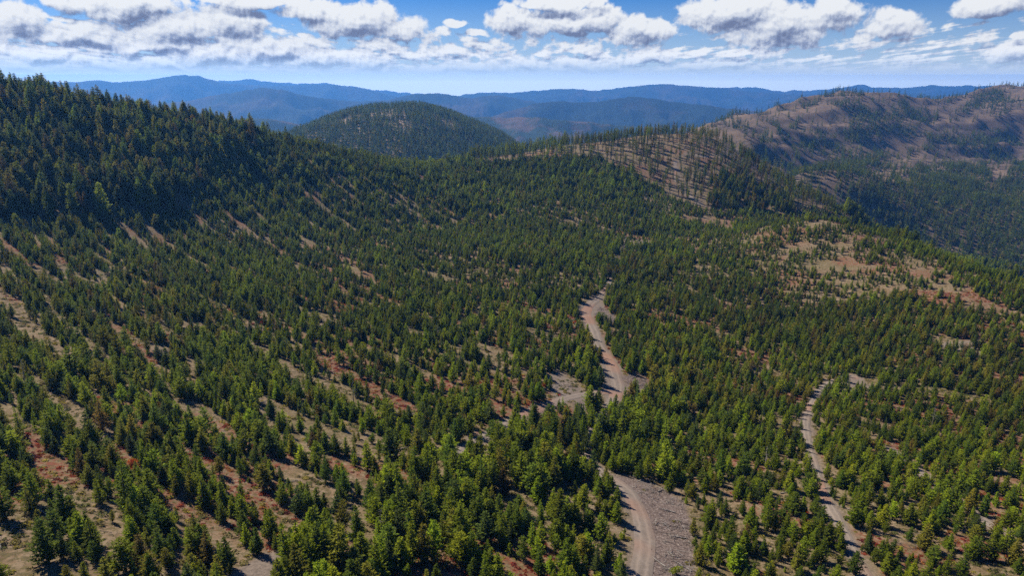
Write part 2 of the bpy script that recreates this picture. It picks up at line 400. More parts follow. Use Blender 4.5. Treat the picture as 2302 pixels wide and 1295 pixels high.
for line, w in ROADS.values():
    d = seg_dist(fx, fy, line); grav = np.maximum(grav, .7*(1-smooth(w*.5, w*.5+1.6, d)))
redf = .9*smooth(.49, .62, fbm(*[c/q for c, q in zip(along(fx, fy), (34, 13))], 77, 3))*(1-grav)*(1-sla)
attr(near_me, 'gravel', grav); attr(near_me, 'slash', sla); attr(near_me, 'red', redf)
terrain = tag(obj('hillside', near_me), kind='structure')

def ribbon(name, line, w):
    P = np.array(line, float); t = np.concatenate([[0], np.cumsum(np.hypot(*np.diff(P, axis=0).T))])
    # Catmull-Rom through the surveyed points
    s_ = np.arange(0, t[-1], .8); out = []
    for q in s_:
        i = min(int(np.searchsorted(t, q, 'right'))-1, len(P)-2); f = (q-t[i])/(t[i+1]-t[i])
        p0, p1, p2, p3 = P[max(i-1, 0)], P[i], P[i+1], P[min(i+2, len(P)-1)]
        out.append(.5*((2*p1)+(-p0+p2)*f+(2*p0-5*p1+4*p2-p3)*f*f+(-p0+3*p1-3*p2+p3)*f**3))
    Q = np.array(out); T = np.gradient(Q, axis=0); T /= np.maximum(np.linalg.norm(T, axis=1, keepdims=True), 1e-6)
    Nn = np.stack([-T[:, 1], T[:, 0]], 1); K = 9; o = np.linspace(-1, 1, K)
    wob = 1+.22*(vnoise(s_/5, s_*0, 3)-.5)
    X = Q[:, None, 0]+Nn[:, None, 0]*o*w/2*wob[:, None]; Y = Q[:, None, 1]+Nn[:, None, 1]*o*w/2*wob[:, None]
    Z = ground_z(X, Y)+CAMZ+.14-.10*np.abs(o)**3
    me = mesh(name, np.stack([X.ravel(), Y.ravel(), Z.ravel()], 1), grid_faces(len(Q), K)[:, ::-1], [M_road], True)
    attr(me, 'across', np.tile(o, len(Q)))
    return tag(obj(name, me), kind='structure')
for k, nm in (('main', 'gravel_road'), ('hidden', 'gravel_road'), ('upper', 'gravel_road'), ('screened', 'gravel_road'), ('spur', 'gravel_road'), ('east', 'dirt_track'), ('skid', 'dirt_track'), ('far', 'dirt_track'), ('knoll', 'dirt_track'), ('crest', 'dirt_track')):
    ribbon(nm, *ROADS[k])

# ------------------------------------------------------------------ hills beyond
def hill_mat(name, forest, soil, f_lo, f_hi, sc):
    m, N = mat(name)
    pos = N.n('ShaderNodeNewGeometry').outputs['Position']
    f = N.step(N.noise(pos, sc, 6.0, .62), f_lo, f_hi)
    fine = N.noise(pos, sc*9, 4.0, .7)
    so_ = N.mixc(fine, tuple(c*.7 for c in soil), tuple(c*1.3 for c in soil))
    fo_ = N.mixc(fine, tuple(c*.5 for c in forest), tuple(c*1.5 for c in forest))
    f = N.m('MULTIPLY', f, N.step(N.noise(pos, sc*14, 3.0, .6), .35, .6) if sc > .009 else 1.0)
    finish(N, N.mixc(f, so_, fo_), .95, .1)
    return m
dome_c = at(915, 243, 1500.)
def dome_z(x, y):
    dx, dy = x-dome_c[0], y-dome_c[1]
    dx = dx*np.where(dx > 0, 1.52, 1.10)
    r2 = dx*dx*1.0+dy*dy*.62
    z = dome_c[2]-.00078*r2/(1+r2/700000.)**.5
    z = z-6*smooth(0, 260, dx)+26*(ridged(x/260+.3*y/260, y/700, 31, 3)-.5)*smooth(60, 330, np.sqrt(r2))
    return z-3+13*(fbm(x/120, y/120, 14, 4)-.3)
rh = []
for u, v, Y in [(1600,290,1500),(1660,272,1550),(1720,260,1600),(1790,240,1680),(1870,229,1750),(1950,236,1850),(2050,232,1950),(2150,219,2050),(2260,200,2150),(2302,204,2200),(2500,200,2300),
                (1700,330,1290),(1900,330,1420),(2100,330,1540),(2302,330,1650),(2550,330,1600),(1800,400,1160),(1950,430,1060),(2100,430,1160),(2302,430,1230),(2550,430,1150),(2100,520,920),(2302,560,880),(1900,450,960),(1750,380,1120),(1650,330,1180),(1560,330,1250),
                (1600,400,1900),(1800,330,2100),(2050,330,2500),(2302,330,2800),(1450,420,1600),(1450,450,1200)]: rh.append(at(u, v, float(Y)))
rh += [(300, 800, -243), (700, 750, -248), (450, 900, -208), (1000, 650, -248), (1700, 900, -208)]
zr_ = RBF(rh, 1e-4)
def right_z(x, y):
    z = zr_(x, y)
    a = (x*.92+y*.60); b = (-x*.60+y*.92)       # spurs run from the crest down to the valley on the left
    env = smooth(800, 1050, y)
    z = z+env*(72*(ridged(b/250+.15*np.sin(a/300), a/1500, 61, 3)-.62)+26*(ridged(x/110, y/110, 8, 4)-.55)+9*(ridged(x/30, y/30, 18, 2)-.5))
    return z
def patch(name, fn, x0, x1, y0, y1, step, m):
    xs = np.arange(x0, x1, step); ys = np.arange(y0, y1, step); X, Y = np.meshgrid(xs, ys)
    Z = fn(X, Y)
    me = mesh(name, np.stack([X.ravel(), Y.ravel(), np.maximum(Z.ravel(), -300)+CAMZ], 1), grid_faces(len(ys), len(xs)), [m], True)
    return tag(obj(name, me), kind='structure')
M_dome = hill_mat('dome_ground', (.05, .055, .022), (.24, .18, .12), .50, .66, .012)
M_right = hill_mat('dry_hillside', (.075, .060, .045), (.160, .112, .075), .42, .60, .014)
patch('forested_hill', dome_z, dome_c[0]-760, dome_c[0]+760, dome_c[1]-760, dome_c[1]+700, 8, M_dome)
patch('dry_hill', right_z, 120, 2500, 700, 2900, 9, M_right)

M_range = hill_mat('range_forest', (.012, .020, .012), (.055, .040, .026), .38, .52, .0016)
M_brown = hill_mat('range_scrub', (.025, .038, .018), (.105, .068, .042), .42, .54, .0045)
def mountain(name, line, R, width, m, seed, rough=1.0, n_r=46):
    L = np.array(line, float); azs, els = azel(L[:, 0], L[:, 1])
    step = 14.0/R*1.0 if R < 6000 else .0016
    a = np.arange(azs[0]-.12, azs[-1]+.12, max(step, .0012))
    e = np.interp(a, azs, els)
    e = e-np.maximum(azs[0]-a, 0)*.35-np.maximum(a-azs[-1], 0)*.35
    # soften the straight pieces of the crest line
    k = np.hanning(15); k /= k.sum(); e = np.convolve(np.pad(e, 7, mode='edge'), k, 'valid')
    e = e+(fbm(a*110, a*0+seed, seed, 4)-.5)*.0028*rough
    Rc = R*(1+.10*(fbm(a*9, a*0, seed+5, 3)-.5))
    zc = Rc*np.tan(e)
    t = np.linspace(-1, .7, n_r); tt = np.sign(t)*np.abs(t)**1.25
    Rr = Rc[None, :]+tt[:, None]*width; Zc = zc[None, :]
    X = Rr*np.sin(a)[None, :]; Y = Rr*np.cos(a)[None, :]
    q = np.abs(tt)[:, None]
    drop = (Zc+500)*smooth(0, 1, q**.85)
    spur = (ridged(X/(width*.32), Y/(width*.32), seed+9, 5)-.55)*width*.17*smooth(0, .30, q)*(1-smooth(.8, 1, q))
    Z = Zc-drop+spur-width*.05*smooth(0, .2, q)*(1-q)
    me = mesh(name, np.stack([X.ravel(), Y.ravel(), Z.ravel()+CAMZ], 1), grid_faces(n_r, len(a)), [m], True)
    return tag(obj(name, me), kind='structure')
mountain('mountains', [(60,205),(300,200),(430,190),(490,180),(530,183),(560,178),(590,182),(640,185),(690,187),(720,185),(780,193),(860,203),(930,209),(1000,214),(1150,214),(1400,210),(1550,205),(1640,196),(1700,197),(1760,206),(1790,201),(1840,203),(1870,200),(1935,189),(1975,197),(2040,196),(2100,190),(2150,194),(2230,191),(2302,194),(2500,190)], 12800, 1100, M_range, 101, 1.3, 30)
mountain('mountains', [(-150,190),(100,183),(170,185),(215,179),(270,185),(360,176),(392,170),(420,167),(450,171),(500,187),(560,190),(620,194),(690,190),(750,189),(800,194),(850,204),(900,220),(950,240)], 10300, 1700, M_range, 111)
mountain('mountains', [(980,240),(1010,222),(1040,212),(1100,206),(1135,209),(1215,202),(1285,199),(1340,204),(1400,196),(1450,190),(1490,188),(1550,193),(1600,195),(1650,200),(1740,209),(1800,213),(1900,203),(1950,206),(2050,209),(2120,214),(2302,216),(2500,214)], 10000, 1700, M_range, 121)
mountain('mountains', [(300,250),(380,232),(440,222),(500,211),(590,196),(650,205),(700,218),(780,226),(860,226),(930,211),(980,208),(1040,217),(1060,222),(1090,213),(1130,215),(1180,224),(1220,233),(1300,236)], 6800, 1500, M_range, 131)
mountain('mountains', [(1120,256),(1200,233),(1250,227),(1330,230),(1380,222),(1425,216),(1480,221),(1530,231),(1600,238),(1700,250),(1760,257),(1900,262)], 5300, 1200, M_range, 141)
mountain('foothills', [(300,300),(420,290),(500,275),(560,262),(620,268),(700,285),(800,292),(940,284),(1000,270),(1060,262),(1130,264),(1200,262),(1260,270),(1320,273),(1400,282),(1500,288),(1600,284),(1700,268),(1800,290)], 3700, 1000, M_brown, 151)
# valley floor reaching to the foot of the last range
ang = np.linspace(0, 2*PI, 97)[:-1]; rr = np.array([1, 600, 1500, 3000, 5000, 8000, 14200.])
V = np.stack([np.outer(rr, np.sin(ang)).ravel(), np.outer(rr, np.cos(ang)).ravel(), np.full(len(ang)*len(rr), CAMZ-505)], 1)
F = [(i*96+j, (i+1)*96+j, (i+1)*96+(j+1) % 96, i*96+(j+1) % 96) for i in range(len(rr)-1) for j in range(96)]
tag(obj('valley_ground', mesh('valley_ground', V, F, [M_range])), kind='structure')

# ------------------------------------------------------------------ trees
TILT = np.array
def leaf_mat(name, mode):
    m, N = mat(name)
    if mode == 'points':
        c = N.n('ShaderNodeAttribute', attribute_type='INSTANCER', attribute_name='tint').outputs['Color']
    else:
        c = N.n('ShaderNodeObjectInfo').outputs['Color']
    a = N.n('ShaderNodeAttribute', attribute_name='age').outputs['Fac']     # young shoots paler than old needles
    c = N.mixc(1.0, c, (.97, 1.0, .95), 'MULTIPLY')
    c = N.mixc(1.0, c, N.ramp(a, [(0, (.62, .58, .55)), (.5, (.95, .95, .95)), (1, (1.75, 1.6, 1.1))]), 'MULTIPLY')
    p = N.n('ShaderNodeBsdfPrincipled', {'Base Color': c, 'Roughness': .75, 'Specular IOR Level': .08})
    t = N.n('ShaderNodeBsdfTranslucent', {'Color': c})
    mx = N.n('ShaderNodeMixShader', {0: .40, 1: p.outputs[0], 2: t.outputs[0]})
    N.n('ShaderNodeOutputMaterial', {0: mx.outputs[0]})
    return m
def plain_mat(name, c1, c2, sc=3.0, rough=.9):
    m, N = mat(name)
    o = N.n('ShaderNodeTexCoord').outputs['Object']
    finish(N, N.ramp(N.noise(o, sc, 4.0, .6), [(.3, c1), (.7, c2)]), rough, .2); return m
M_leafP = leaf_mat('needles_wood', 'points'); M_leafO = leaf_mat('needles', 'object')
M_bark = plain_mat('bark', (.07, .05, .04), (.16, .12, .10)); M_dead = plain_mat('weathered_wood', (.15, .13, .115), (.34, .31, .28)); M_char = plain_mat('dark_dead_wood', (.05, .04, .035), (.14, .11, .10))

def trunk_geo(h, r, rng, sides=5, bend=.02):
    n = 5; V = []; F = []
    ph = rng.uniform(0, 6)
    for i in range(n):
        t = i/(n-1); cx = bend*h*math.sin(t*2+ph)*t; rad = r*(1-t)**.8+.015
        for k in range(sides):
            a = 2*PI*k/sides; V.append((cx+rad*math.cos(a), rad*math.sin(a), t*h*.97-.25))
    for i in range(n-1):
        for k in range(sides):
            a = i*sides+k; b = i*sides+(k+1) % sides; F.append((a, b, b+sides, a+sides))
    return np.array(V), np.array(F)
def crown_geo(h, R, rng, whorls, per, clumps, size, base=.04, top=1.0, shape=.85, droop=.0, gap=.12, belly=.16, up=.35):
    """needle sprays along whorled boughs; every spray is a small bent triangle"""
    V = []; F = []; age = []
    side_ph = rng.uniform(0, 6); side_k = rng.uniform(.05, .22)
    for w in range(whorls):
        t = (w+rng.uniform(-.3, .3))/whorls; t = min(max(t, 0), .985)
        z0 = h*(base+(top-base)*t)
        prof = (1-t)**shape*min(1, .45+t/belly*.55 if belly > 0 else 1)
        nb = max(3, int(round(per*(.45+.55*prof)+rng.uniform(-.5, .5))))
        a0 = rng.uniform(0, 2*PI)
        for b in range(nb):
            if rng.uniform() < gap: continue
            a = a0+2*PI*b/nb+rng.uniform(-.35, .35)
            L = R*prof*rng.uniform(.68, 1.18)*(1+side_k*math.sin(a+side_ph))+.05*R
            dx, dy = math.cos(a), math.sin(a)
            nk = max(2, int(round(clumps*(.35+.65*prof))))
            br = rng.uniform(-.25, .25)
            for k in range(nk):
                q = (k+rng.uniform(.1, .9))/nk; q = .12+.88*q**.8
                l = L*q; zz = z0+up*l*q-droop*l*(1-q*.5)+rng.uniform(-.03, .03)*h*.3
                s = size*(1.15-.45*q)*rng.uniform(.7, 1.35)*(.55+.45*prof)
                jx, jy = rng.uniform(-.5, .5, 2)*s
                c = np.array([dx*l+jx, dy*l+jy, zz])
                for e in range(2):
                    th = a+rng.uniform(-1.25, 1.25); el = rng.uniform(-.25, .85)
                    d1 = np.array([math.cos(th)*math.cos(el), math.sin(th)*math.cos(el), math.sin(el)])
                    th2 = th+PI/2+rng.uniform(-.5, .5); el2 = rng.uniform(-.7, .7)
                    d2 = np.array([math.cos(th2)*math.cos(el2), math.sin(th2)*math.cos(el2), math.sin(el2)])
                    i = len(V)
                    V += [c-d2*s*.33-d1*s*.35, c+d2*s*.33-d1*s*.3, c+d1*s*1.05]
                    F.append((i, i+1, i+2))
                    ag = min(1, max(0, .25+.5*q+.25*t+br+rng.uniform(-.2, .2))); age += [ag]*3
    # leader
    c = np.array([0, 0, h*top])
    for e in range(4):
        a = rng.uniform(0, 2*PI); i = len(V); s = size*.5
        V += [c+np.array([math.cos(a)*s*.5, math.sin(a)*s*.5, -s*1.4]), c+np.array([-math.cos(a)*s*.3, -math.sin(a)*s*.3, -s*1.2]), c+np.array([0, 0, s*.8])]
        F.append((i, i+1, i+2)); age += [.9]*3
    return np.array(V), np.array(F), np.array(age)
def crown_mesh(nm, geo, m):
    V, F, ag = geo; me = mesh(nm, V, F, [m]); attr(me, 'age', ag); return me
def joined(nm, geo, tr, m):
    V, F, ag = geo; TV, TF = tr
    tris = np.concatenate([TF[:, [0, 1, 2]], TF[:, [0, 2, 3]]])
    me = mesh(nm, np.concatenate([V, TV]), np.concatenate([F, tris+len(V)]), [m, M_bark], mi=[0]*len(F)+[1]*len(tris))
    attr(me, 'age', np.concatenate([ag, np.full(len(TV), .5)])); return me
rng = np.random.default_rng(7)
SPEC = {  # height, radius, whorls, boughs, sprays, spray size, crown base, shape, droop, gap
 'fir':   [(7.0, rng.uniform(1.5, 2.05), 20, 8, 8, .50, .03, rng.uniform(.75, 1.0), .05, .10, .14, .35) for _ in range(7)],
 'slim':  [(7.5, rng.uniform(1.05, 1.35), 22, 7, 6, .42, .04, rng.uniform(.7, .9), .12, .14, .12, .2) for _ in range(3)],
 'pine':  [(7.0, rng.uniform(1.7, 2.1), 16, 8, 8, .52, .08, rng.uniform(.55, .72), -.05, .16, .22, .5) for _ in range(4)],
 'tall':  [(15., rng.uniform(2.4, 3.2), 30, 8, 8, .78, rng.uniform(.08, .2), rng.uniform(.6, .85), .12, .14, .18, .15) for _ in range(6)],
 'ridge': [(17., rng.uniform(1.7, 2.5), 20, 6, 7, .70, rng.uniform(.12, .34), rng.uniform(.45, .65), .05, .25, .25, .25) for _ in range(5)],
 'lowres':[(14., rng.uniform(2.3, 3.0), 9, 6, 2, 1.9, .03, rng.uniform(.7, .9), .05, .08, .14, .1) for _ in range(4)]}
GEO = {}
for k, L in SPEC.items():
    GEO[k] = []
    for (h, R, wh, per, cl, sz, base, shp, dr, gp, be, up) in L:
        GEO[k].append((crown_geo(h, R, rng, wh, per, cl, sz, base, 1.0, shp, dr, gp, be, up), trunk_geo(h, h*.016+.03, rng)))
PROTO = {k: [bpy.data.objects.new(k+'_form', joined(k+'_form', g, t, M_leafP)) for g, t in L] for k, L in GEO.items()}
PARTS = {k: [(crown_mesh(k+'_crown', g, M_leafO), mesh(k+'_trunk', t[0], t[1], [M_bark])) for g, t in L] for k, L in GEO.items() if k != 'lowres'}

def scatter(name, protos, P, rot, scl, pick, tint, label, cat):
    """one object of ground cover or far-off wood made of instances"""
    me = bpy.data.meshes.new(name); me.vertices.add(len(P)); me.vertices.foreach_set('co', np.asarray(P, np.float32).ravel())
    attr(me, 'rot', rot, 'FLOAT_VECTOR'); attr(me, 'scl', scl, 'FLOAT_VECTOR'); attr(me, 'pick', pick, 'INT')
    attr(me, 'tint', np.concatenate([tint, np.ones((len(P), 1))], 1), 'FLOAT_COLOR')
    o = obj(name, me); tag(o, label, cat, None, 'stuff')
    ng = bpy.data.node_groups.new(name+'_scatter', 'GeometryNodeTree')
    ng.interface.new_socket('Geometry', in_out='INPUT', socket_type='NodeSocketGeometry')
    ng.interface.new_socket('Geometry', in_out='OUTPUT', socket_type='NodeSocketGeometry')
    N = NT(ng); gi = N.n('NodeGroupInput')
    gti = N.n('GeometryNodeGeometryToInstance')
    for p in protos:
        oi = N.n('GeometryNodeObjectInfo', {'Object': p, 'As Instance': True}, transform_space='ORIGINAL') if False else None
        oi = ng.nodes.new('GeometryNodeObjectInfo'); oi.inputs['Object'].default_value = p; oi.inputs['As Instance'].default_value = False
        g1 = ng.nodes.new('GeometryNodeGeometryToInstance'); ng.links.new(oi.outputs['Geometry'], g1.inputs[0])
        p_out = g1.outputs[0]
        if 'jn' not in locals(): jn = ng.nodes.new('GeometryNodeJoinGeometry')
        ng.links.new(p_out, jn.inputs[0])
    iop = ng.nodes.new('GeometryNodeInstanceOnPoints')
    def na(nm, t):
        a = ng.nodes.new('GeometryNodeInputNamedAttribute'); a.data_type = t; a.inputs[0].default_value = nm; return a.outputs[0]
    ng.links.new(gi.outputs[0], iop.inputs['Points']); ng.links.new(jn.outputs[0], iop.inputs['Instance'])
    iop.inputs['Pick Instance'].default_value = True
    ng.links.new(na('pick', 'INT'), iop.inputs['Instance Index'])
    e2r = ng.nodes.new('FunctionNodeEulerToRotation'); ng.links.new(na('rot', 'FLOAT_VECTOR'), e2r.inputs[0]); ng.links.new(e2r.outputs[0], iop.inputs['Rotation'])
    ng.links.new(na('scl', 'FLOAT_VECTOR'), iop.inputs['Scale'])
    go = ng.nodes.new('NodeGroupOutput'); ng.links.new(iop.outputs[0], go.inputs[0])
    md = o.modifiers.new('scatter', 'NODES'); md.node_group = ng
    return o

# ---- candidate spots on the near slope
def jitter(x0, x1, y0, y1, s, rng):
    X, Y = np.meshgrid(np.arange(x0, x1, s), np.arange(y0, y1, s)); X = X.ravel(); Y = Y.ravel()
    return X+rng.uniform(-.55, .55, X.size)*s, Y+rng.uniform(-.55, .55, X.size)*s
rng = np.random.default_rng(11)
xs, ys = [], []
for (y0, y1, s) in ((35, 900, 2.12),):
    a, b = jitter(-720, 760, y0, y1, s, rng); xs.append(a); ys.append(b)
x = np.concatenate(xs); y = np.concatenate(ys)
k = (np.abs(x) < 55+y*.90) & (x < 20+y*.85)
x, y = x[k], y[k]; z = ground_z(x, y); u, v, f = project(np.stack([x, y, z], 1))
k = (u > -330) & (u < 2480) & (v < 1560)
# drop what lies far behind the crests
k &= ~((y > 520) & (z < -205)) & ~((y > 820) & (z < -105) & (x < 200))
x, y, z, u, v, f = (q[k] for q in (x, y, z, u, v, f))
wx, wy = x+22*(fbm(x/16, y/16, 71, 3)-.5), y+38*(fbm(x/16, y/16, 72, 3)-.5)
IN = {n: (in_poly(wx, wy, p) if n[:5] in ('clear', 'knoll', 'matur', 'draw') else in_poly(x, y, p)) for n, p in A.items()}
br = bare(x, y); a_, b_ = along(x, y)
clump = fbm(x/16, y/16, 91, 3)
dens = (1-br*.93)*(.66+.5*smooth(.36, .58, clump))*.98
far_k = smooth(550, 450, v)
dens = np.maximum(dens, far_k*(1-br*.88)*.66)
young = np.ones(len(x), bool)
H = 3.7+2.5*fbm(x/40, y/40, 55, 3)*1.1+rng.normal(0, 1.25, len(x))
H = H*np.where(rng.uniform(0, 1, len(x)) < .16, .55, 1.0)
H = np.where(rng.uniform(0, 1, len(x)) < .03, H*1.5, H)
sp = np.where(rng.uniform(0, 1, len(x)) < .16, 1, np.where(rng.uniform(0, 1, len(x)) < .22, 2, 0))   # fir, slim, pine
small_right = smooth(1300, 1800, u)*(1-smooth(1000, 1150, v)*.3)
H *= 1-.18*small_right
H[IN['draw']] = 5.8+4.6*rng.beta(2, 2.4, IN['draw'].sum()); dens[IN['draw']] = .42
ov = smooth(.44, .56, fbm(x/60, y/60, 203, 3))*smooth(1250, 1450, u)*smooth(1100, 900, v)*smooth(540, 600, v); H *= 1+.15*ov; dens = np.maximum(dens, ov*.62)
# mature wood on the left ridge
mt = (IN['mature'] | ((z < 60) & (z > -36) & (x < -60))) & ~IN['knoll']; H[mt] = 9.5+10*rng.beta(1.3, 1.8, mt.sum())*(.6+.8*fbm(x[mt]/20, y[mt]/20, 66, 2)); sp[mt] = 3; dens[mt] = .15+.15*smooth(.38, .55, clump[mt])
near_m = smooth(-340, 900, u)*0
trans = (~mt) & (v < 560) & (u < 1450); H[trans] *= 1.0+.45*smooth(560, 380, v[trans])*rng.uniform(.4, 1.3, trans.sum())
kn = IN['knoll']; H[kn] = 9.5+5.5*rng.beta(2, 2, kn.sum()); sp[kn] = 4; dens[kn] = .09
kd = kn & IN['knoll_dense']; dens[kd] = .2; sp[kd] = 3; H[kd] *= .85
crest = (y > 690) & (u > 1050) & (u < 1800) & ~kn & (v < 400); sp[crest] = 4; H[crest] = 9.5+8*rng.beta(2, 2, crest.sum()); dens[crest] = .12
edge_r = (u > 1900) & (y > 430) & (x > 250) & (v < 700) & ~IN['clear_e'] & ~kn; sp[edge_r] = 3; H[edge_r] = 10+5*rng.beta(2, 2, edge_r.sum()); dens[edge_r] = .22
for n in OPEN: dens[IN[n]] = 0.0
for n, q in SPARSE.items(): dens[IN[n]] = q*(.15+1.5*smooth(.44, .56, clump[IN[n]])); H[IN[n]] *= rng.choice([.35, .6, .9, 1.0], IN[n].sum())
for nm, (line, w) in ROADS.items():
    d = seg_dist(x, y, line)
    dens = np.where(d < w*.5+(.9 if nm not in ('skid', 'hidden', 'screened', 'east') else .35 if nm == 'east' else -.3), 0, dens)
take = rng.uniform(0, 1, len(x)) < dens
x, y, z, u, v, f, H, sp, ov, br = (q[take] for q in (x, y, z, u, v, f, H, sp, ov, br))
mt, kn = mt[take], kn[take]
H = np.clip(H*np.where(sp < 3, .90, 1.0), 1.2, 22)
# ---- colour of every tree
COL = np.array([(.140, .178, .014), (.185, .235, .014), (.094, .136, .016), (.170, .168, .022), (.074, .105, .026), (.225, .265, .016), (.150, .110, .034)])
CNAME = ['mid green', 'fresh green', 'deep green', 'olive green', 'dusky blue green', 'bright yellow green', 'brownish']
def pick_col(n, w): w = np.array(w, float); return rng.choice(len(COL), n, p=w/w.sum())
ci = pick_col(len(x), (30, 24, 24, 10, 6, 5, 1))
o_ = (ov > .5); ci[o_] = pick_col(o_.sum(), (18, 5, 26, 34, 10, 1, 6))
ci[mt] = pick_col(mt.sum(), (16, 2, 26, 34, 16, 0, 6))
ci[kn] = pick_col(kn.sum(), (10, 0, 22, 38, 20, 0, 10))
lft = (u < 500) & (v > 480); ci[lft] = pick_col(lft.sum(), (28, 14, 24, 22, 6, 4, 2))
tint = COL[ci]*rng.uniform(.74, 1.26, (len(x), 1))*(.72+.62*fbm(x/48, y/48, 305, 3))[:, None]*np.where(mt, 1.22, 1.0)[:, None]*rng.uniform(.93, 1.07, (len(x), 3))
# ---- the trees that show largest stand as individuals
ub, vb, fb = project(np.stack([x, y, z+H*.5], 1))
app = H*FPX/np.hypot(f, 1)
app = np.where((ub > 5) & (ub < W0-5) & (vb > 0) & (vb < H0-4), app, 0)
app[(sp > 2)] = 0
ind = np.zeros(len(x), bool); ind[np.argsort(-app)[:300]] = True
sky_l = mt & (u > 0) & (u < 700); 
ORDER = ['fir', 'slim', 'pine', 'tall', 'ridge']
BASEH = [7.0, 7.5, 7.0, 15., 17.]
def crest_pick(mask, n, gap):
    """the trees standing highest against the sky, spread along the crest"""
    top_v = project(np.stack([x, y, z+H], 1))[1]; idx = np.nonzero(mask)[0]; idx = idx[np.argsort(u[idx])]
    loc = np.array([top_v[i]-np.percentile(top_v[idx[np.abs(u[idx]-u[i]) < 60]], 4) for i in idx])
    return idx[np.argsort(loc)[:n]]
cl = crest_pick((sp == 3) & (y > 380) & (u > 0) & (u < 760) & (v < 360), 50, 6); cr = crest_pick((sp == 4) & (u > 1080) & (u < 1720) & (v < 385) & (y > 640), 64, 6)
ind_tall = np.zeros(len(x), bool); ind_tall[cl] = True; ind_ridge = np.zeros(len(x), bool); ind_ridge[cr] = True
var = rng.integers(0, 100, len(x)); rz = rng.uniform(0, 2*PI, len(x)); wid = rng.uniform(.92, 1.42, len(x))
def individual(i, name, label, cat, group):
    kdn = ORDER[sp[i]]; vi = int(var[i] % len(PARTS[kdn])); s_ = H[i]/BASEH[sp[i]]
    r = bpy.data.objects.new(name, None); C.objects.link(r); r.empty_display_size = .5
    r.location = (x[i], y[i], z[i]+CAMZ); r.rotation_euler = (rng.normal(0, .03), rng.normal(0, .03), rz[i]); r.scale = (s_*wid[i], s_*wid[i], s_)
    tag(r, label, cat, group)
    c_, t_ = PARTS[kdn][vi]
    c = obj('crown', c_, r); c.color = (*tint[i], 1); obj('trunk', t_, r)
    return r

SHAPE = {0: 'fir', 1: 'narrow fir', 2: 'rounded pine', 3: 'mature fir', 4: 'bare trunked pine'}
def zone_near(uu, vv):
    cols = [(190, 'by the left edge'), (360, 'between left edge and gravel pad'), (510, 'just left of the gravel pad'), (680, 'beside the gravel pad'), (860, 'right of the gravel pad'),
            (1040, 'in the hollow left of the road'), (1230, 'in the stand left of the road'), (1440, 'by the left verge of the road'), (1565, 'by the grey slash strip'),
            (1700, 'right of the grey slash strip'), (1850, 'left of the dirt track'), (2000, 'beside the dirt track'), (2150, 'right of the dirt track'), (9999, 'by the right edge')]
    rows = [(1010, 'farther upslope'), (1110, 'partway down'), (1210, 'low down'), (9999, 'lowest')]
    return next(p for q, p in cols if uu < q), next(p for q, p in rows if vv < q)
def size_word(i, lo, hi): return 'small' if H[i] < lo else 'tall' if H[i] > hi else 'mid sized'
def spread_labels(idx, make, uvals, dvals, base_name, cat, group):
    """a description for each; look-alikes of one place are told apart by where they stand among themselves"""
    keys = {}
    for i in idx: keys.setdefault(make(i), []).append(i)
    WORD = ['second', 'third', 'fourth', 'fifth', 'sixth', 'seventh', 'eighth', 'ninth', 'tenth', 'eleventh', 'twelfth', 'thirteenth', 'fourteenth']
    for kx, g in keys.items():
        g.sort(key=lambda i: uvals[i])
        for j, i in enumerate(g):
            if len(g) == 1: lb = kx
            elif j == 0: lb = 'leftmost '+kx
            elif j == len(g)-1: lb = 'rightmost '+kx
            else: lb = WORD[j-1]+' from left '+kx
            if len(lb.split()) > 15: lb = lb.replace('mid sized ', '').replace('from left ', 'from left ')
            if len(lb.split()) > 16: lb = lb.replace(' the ', ' ', 1)
            if len(lb.split()) > 16: lb = lb.replace(' the ', ' ')
            individual(i, base_name, lb, cat, group)
q1, q2 = np.percentile(H[ind], (33, 70))
def mk_near(i):
    a, b = zone_near(ub[i], vb[i]); return '%s %s %s %s, %s' % (size_word(i, q1, q2), CNAME[ci[i]], SHAPE[sp[i]], a, b)
spread_labels(np.nonzero(ind)[0], mk_near, ub, f, 'conifer_tree', 'conifer', 'nearest young conifers on the slope')
def mk_ridge(i):
    p = next(p for q, p in ((1180, 'in the saddle by the rounded hill'), (1260, 'on the first rise of the far crest'), (1340, 'above the bare patch on the crest'), (1430, 'on the crest against the blue ranges'), (1520, 'on the highest crown of the knoll'), (1610, 'above the light track on the knoll'), (9999, 'where the knoll drops to the valley')) if ub[i] < q)
    return '%s %s pine %s' % (size_word(i, 12.5, 16), CNAME[ci[i]], p)
spread_labels(list(cr), mk_ridge, ub, f, 'ridge_pine', 'pine', 'tall pines along the knoll crest')
def mk_sky(i):
    p = next(p for q, p in ((90, 'at the top of the left ridge'), (180, 'on the left skyline beside the ridge top'), (300, 'on the skyline below the ridge top'), (420, 'on the skyline under the domed blue peak'), (560, 'midway down the left skyline'), (9999, 'where the skyline meets the rounded hill')) if ub[i] < q)
    return '%s %s mature fir %s' % (size_word(i, 12.3, 14), CNAME[ci[i]], p)
spread_labels(list(cl), mk_sky, ub, f, 'skyline_fir', 'fir', 'mature firs along the left skyline')
rest = ~(ind | ind_tall | ind_ridge)
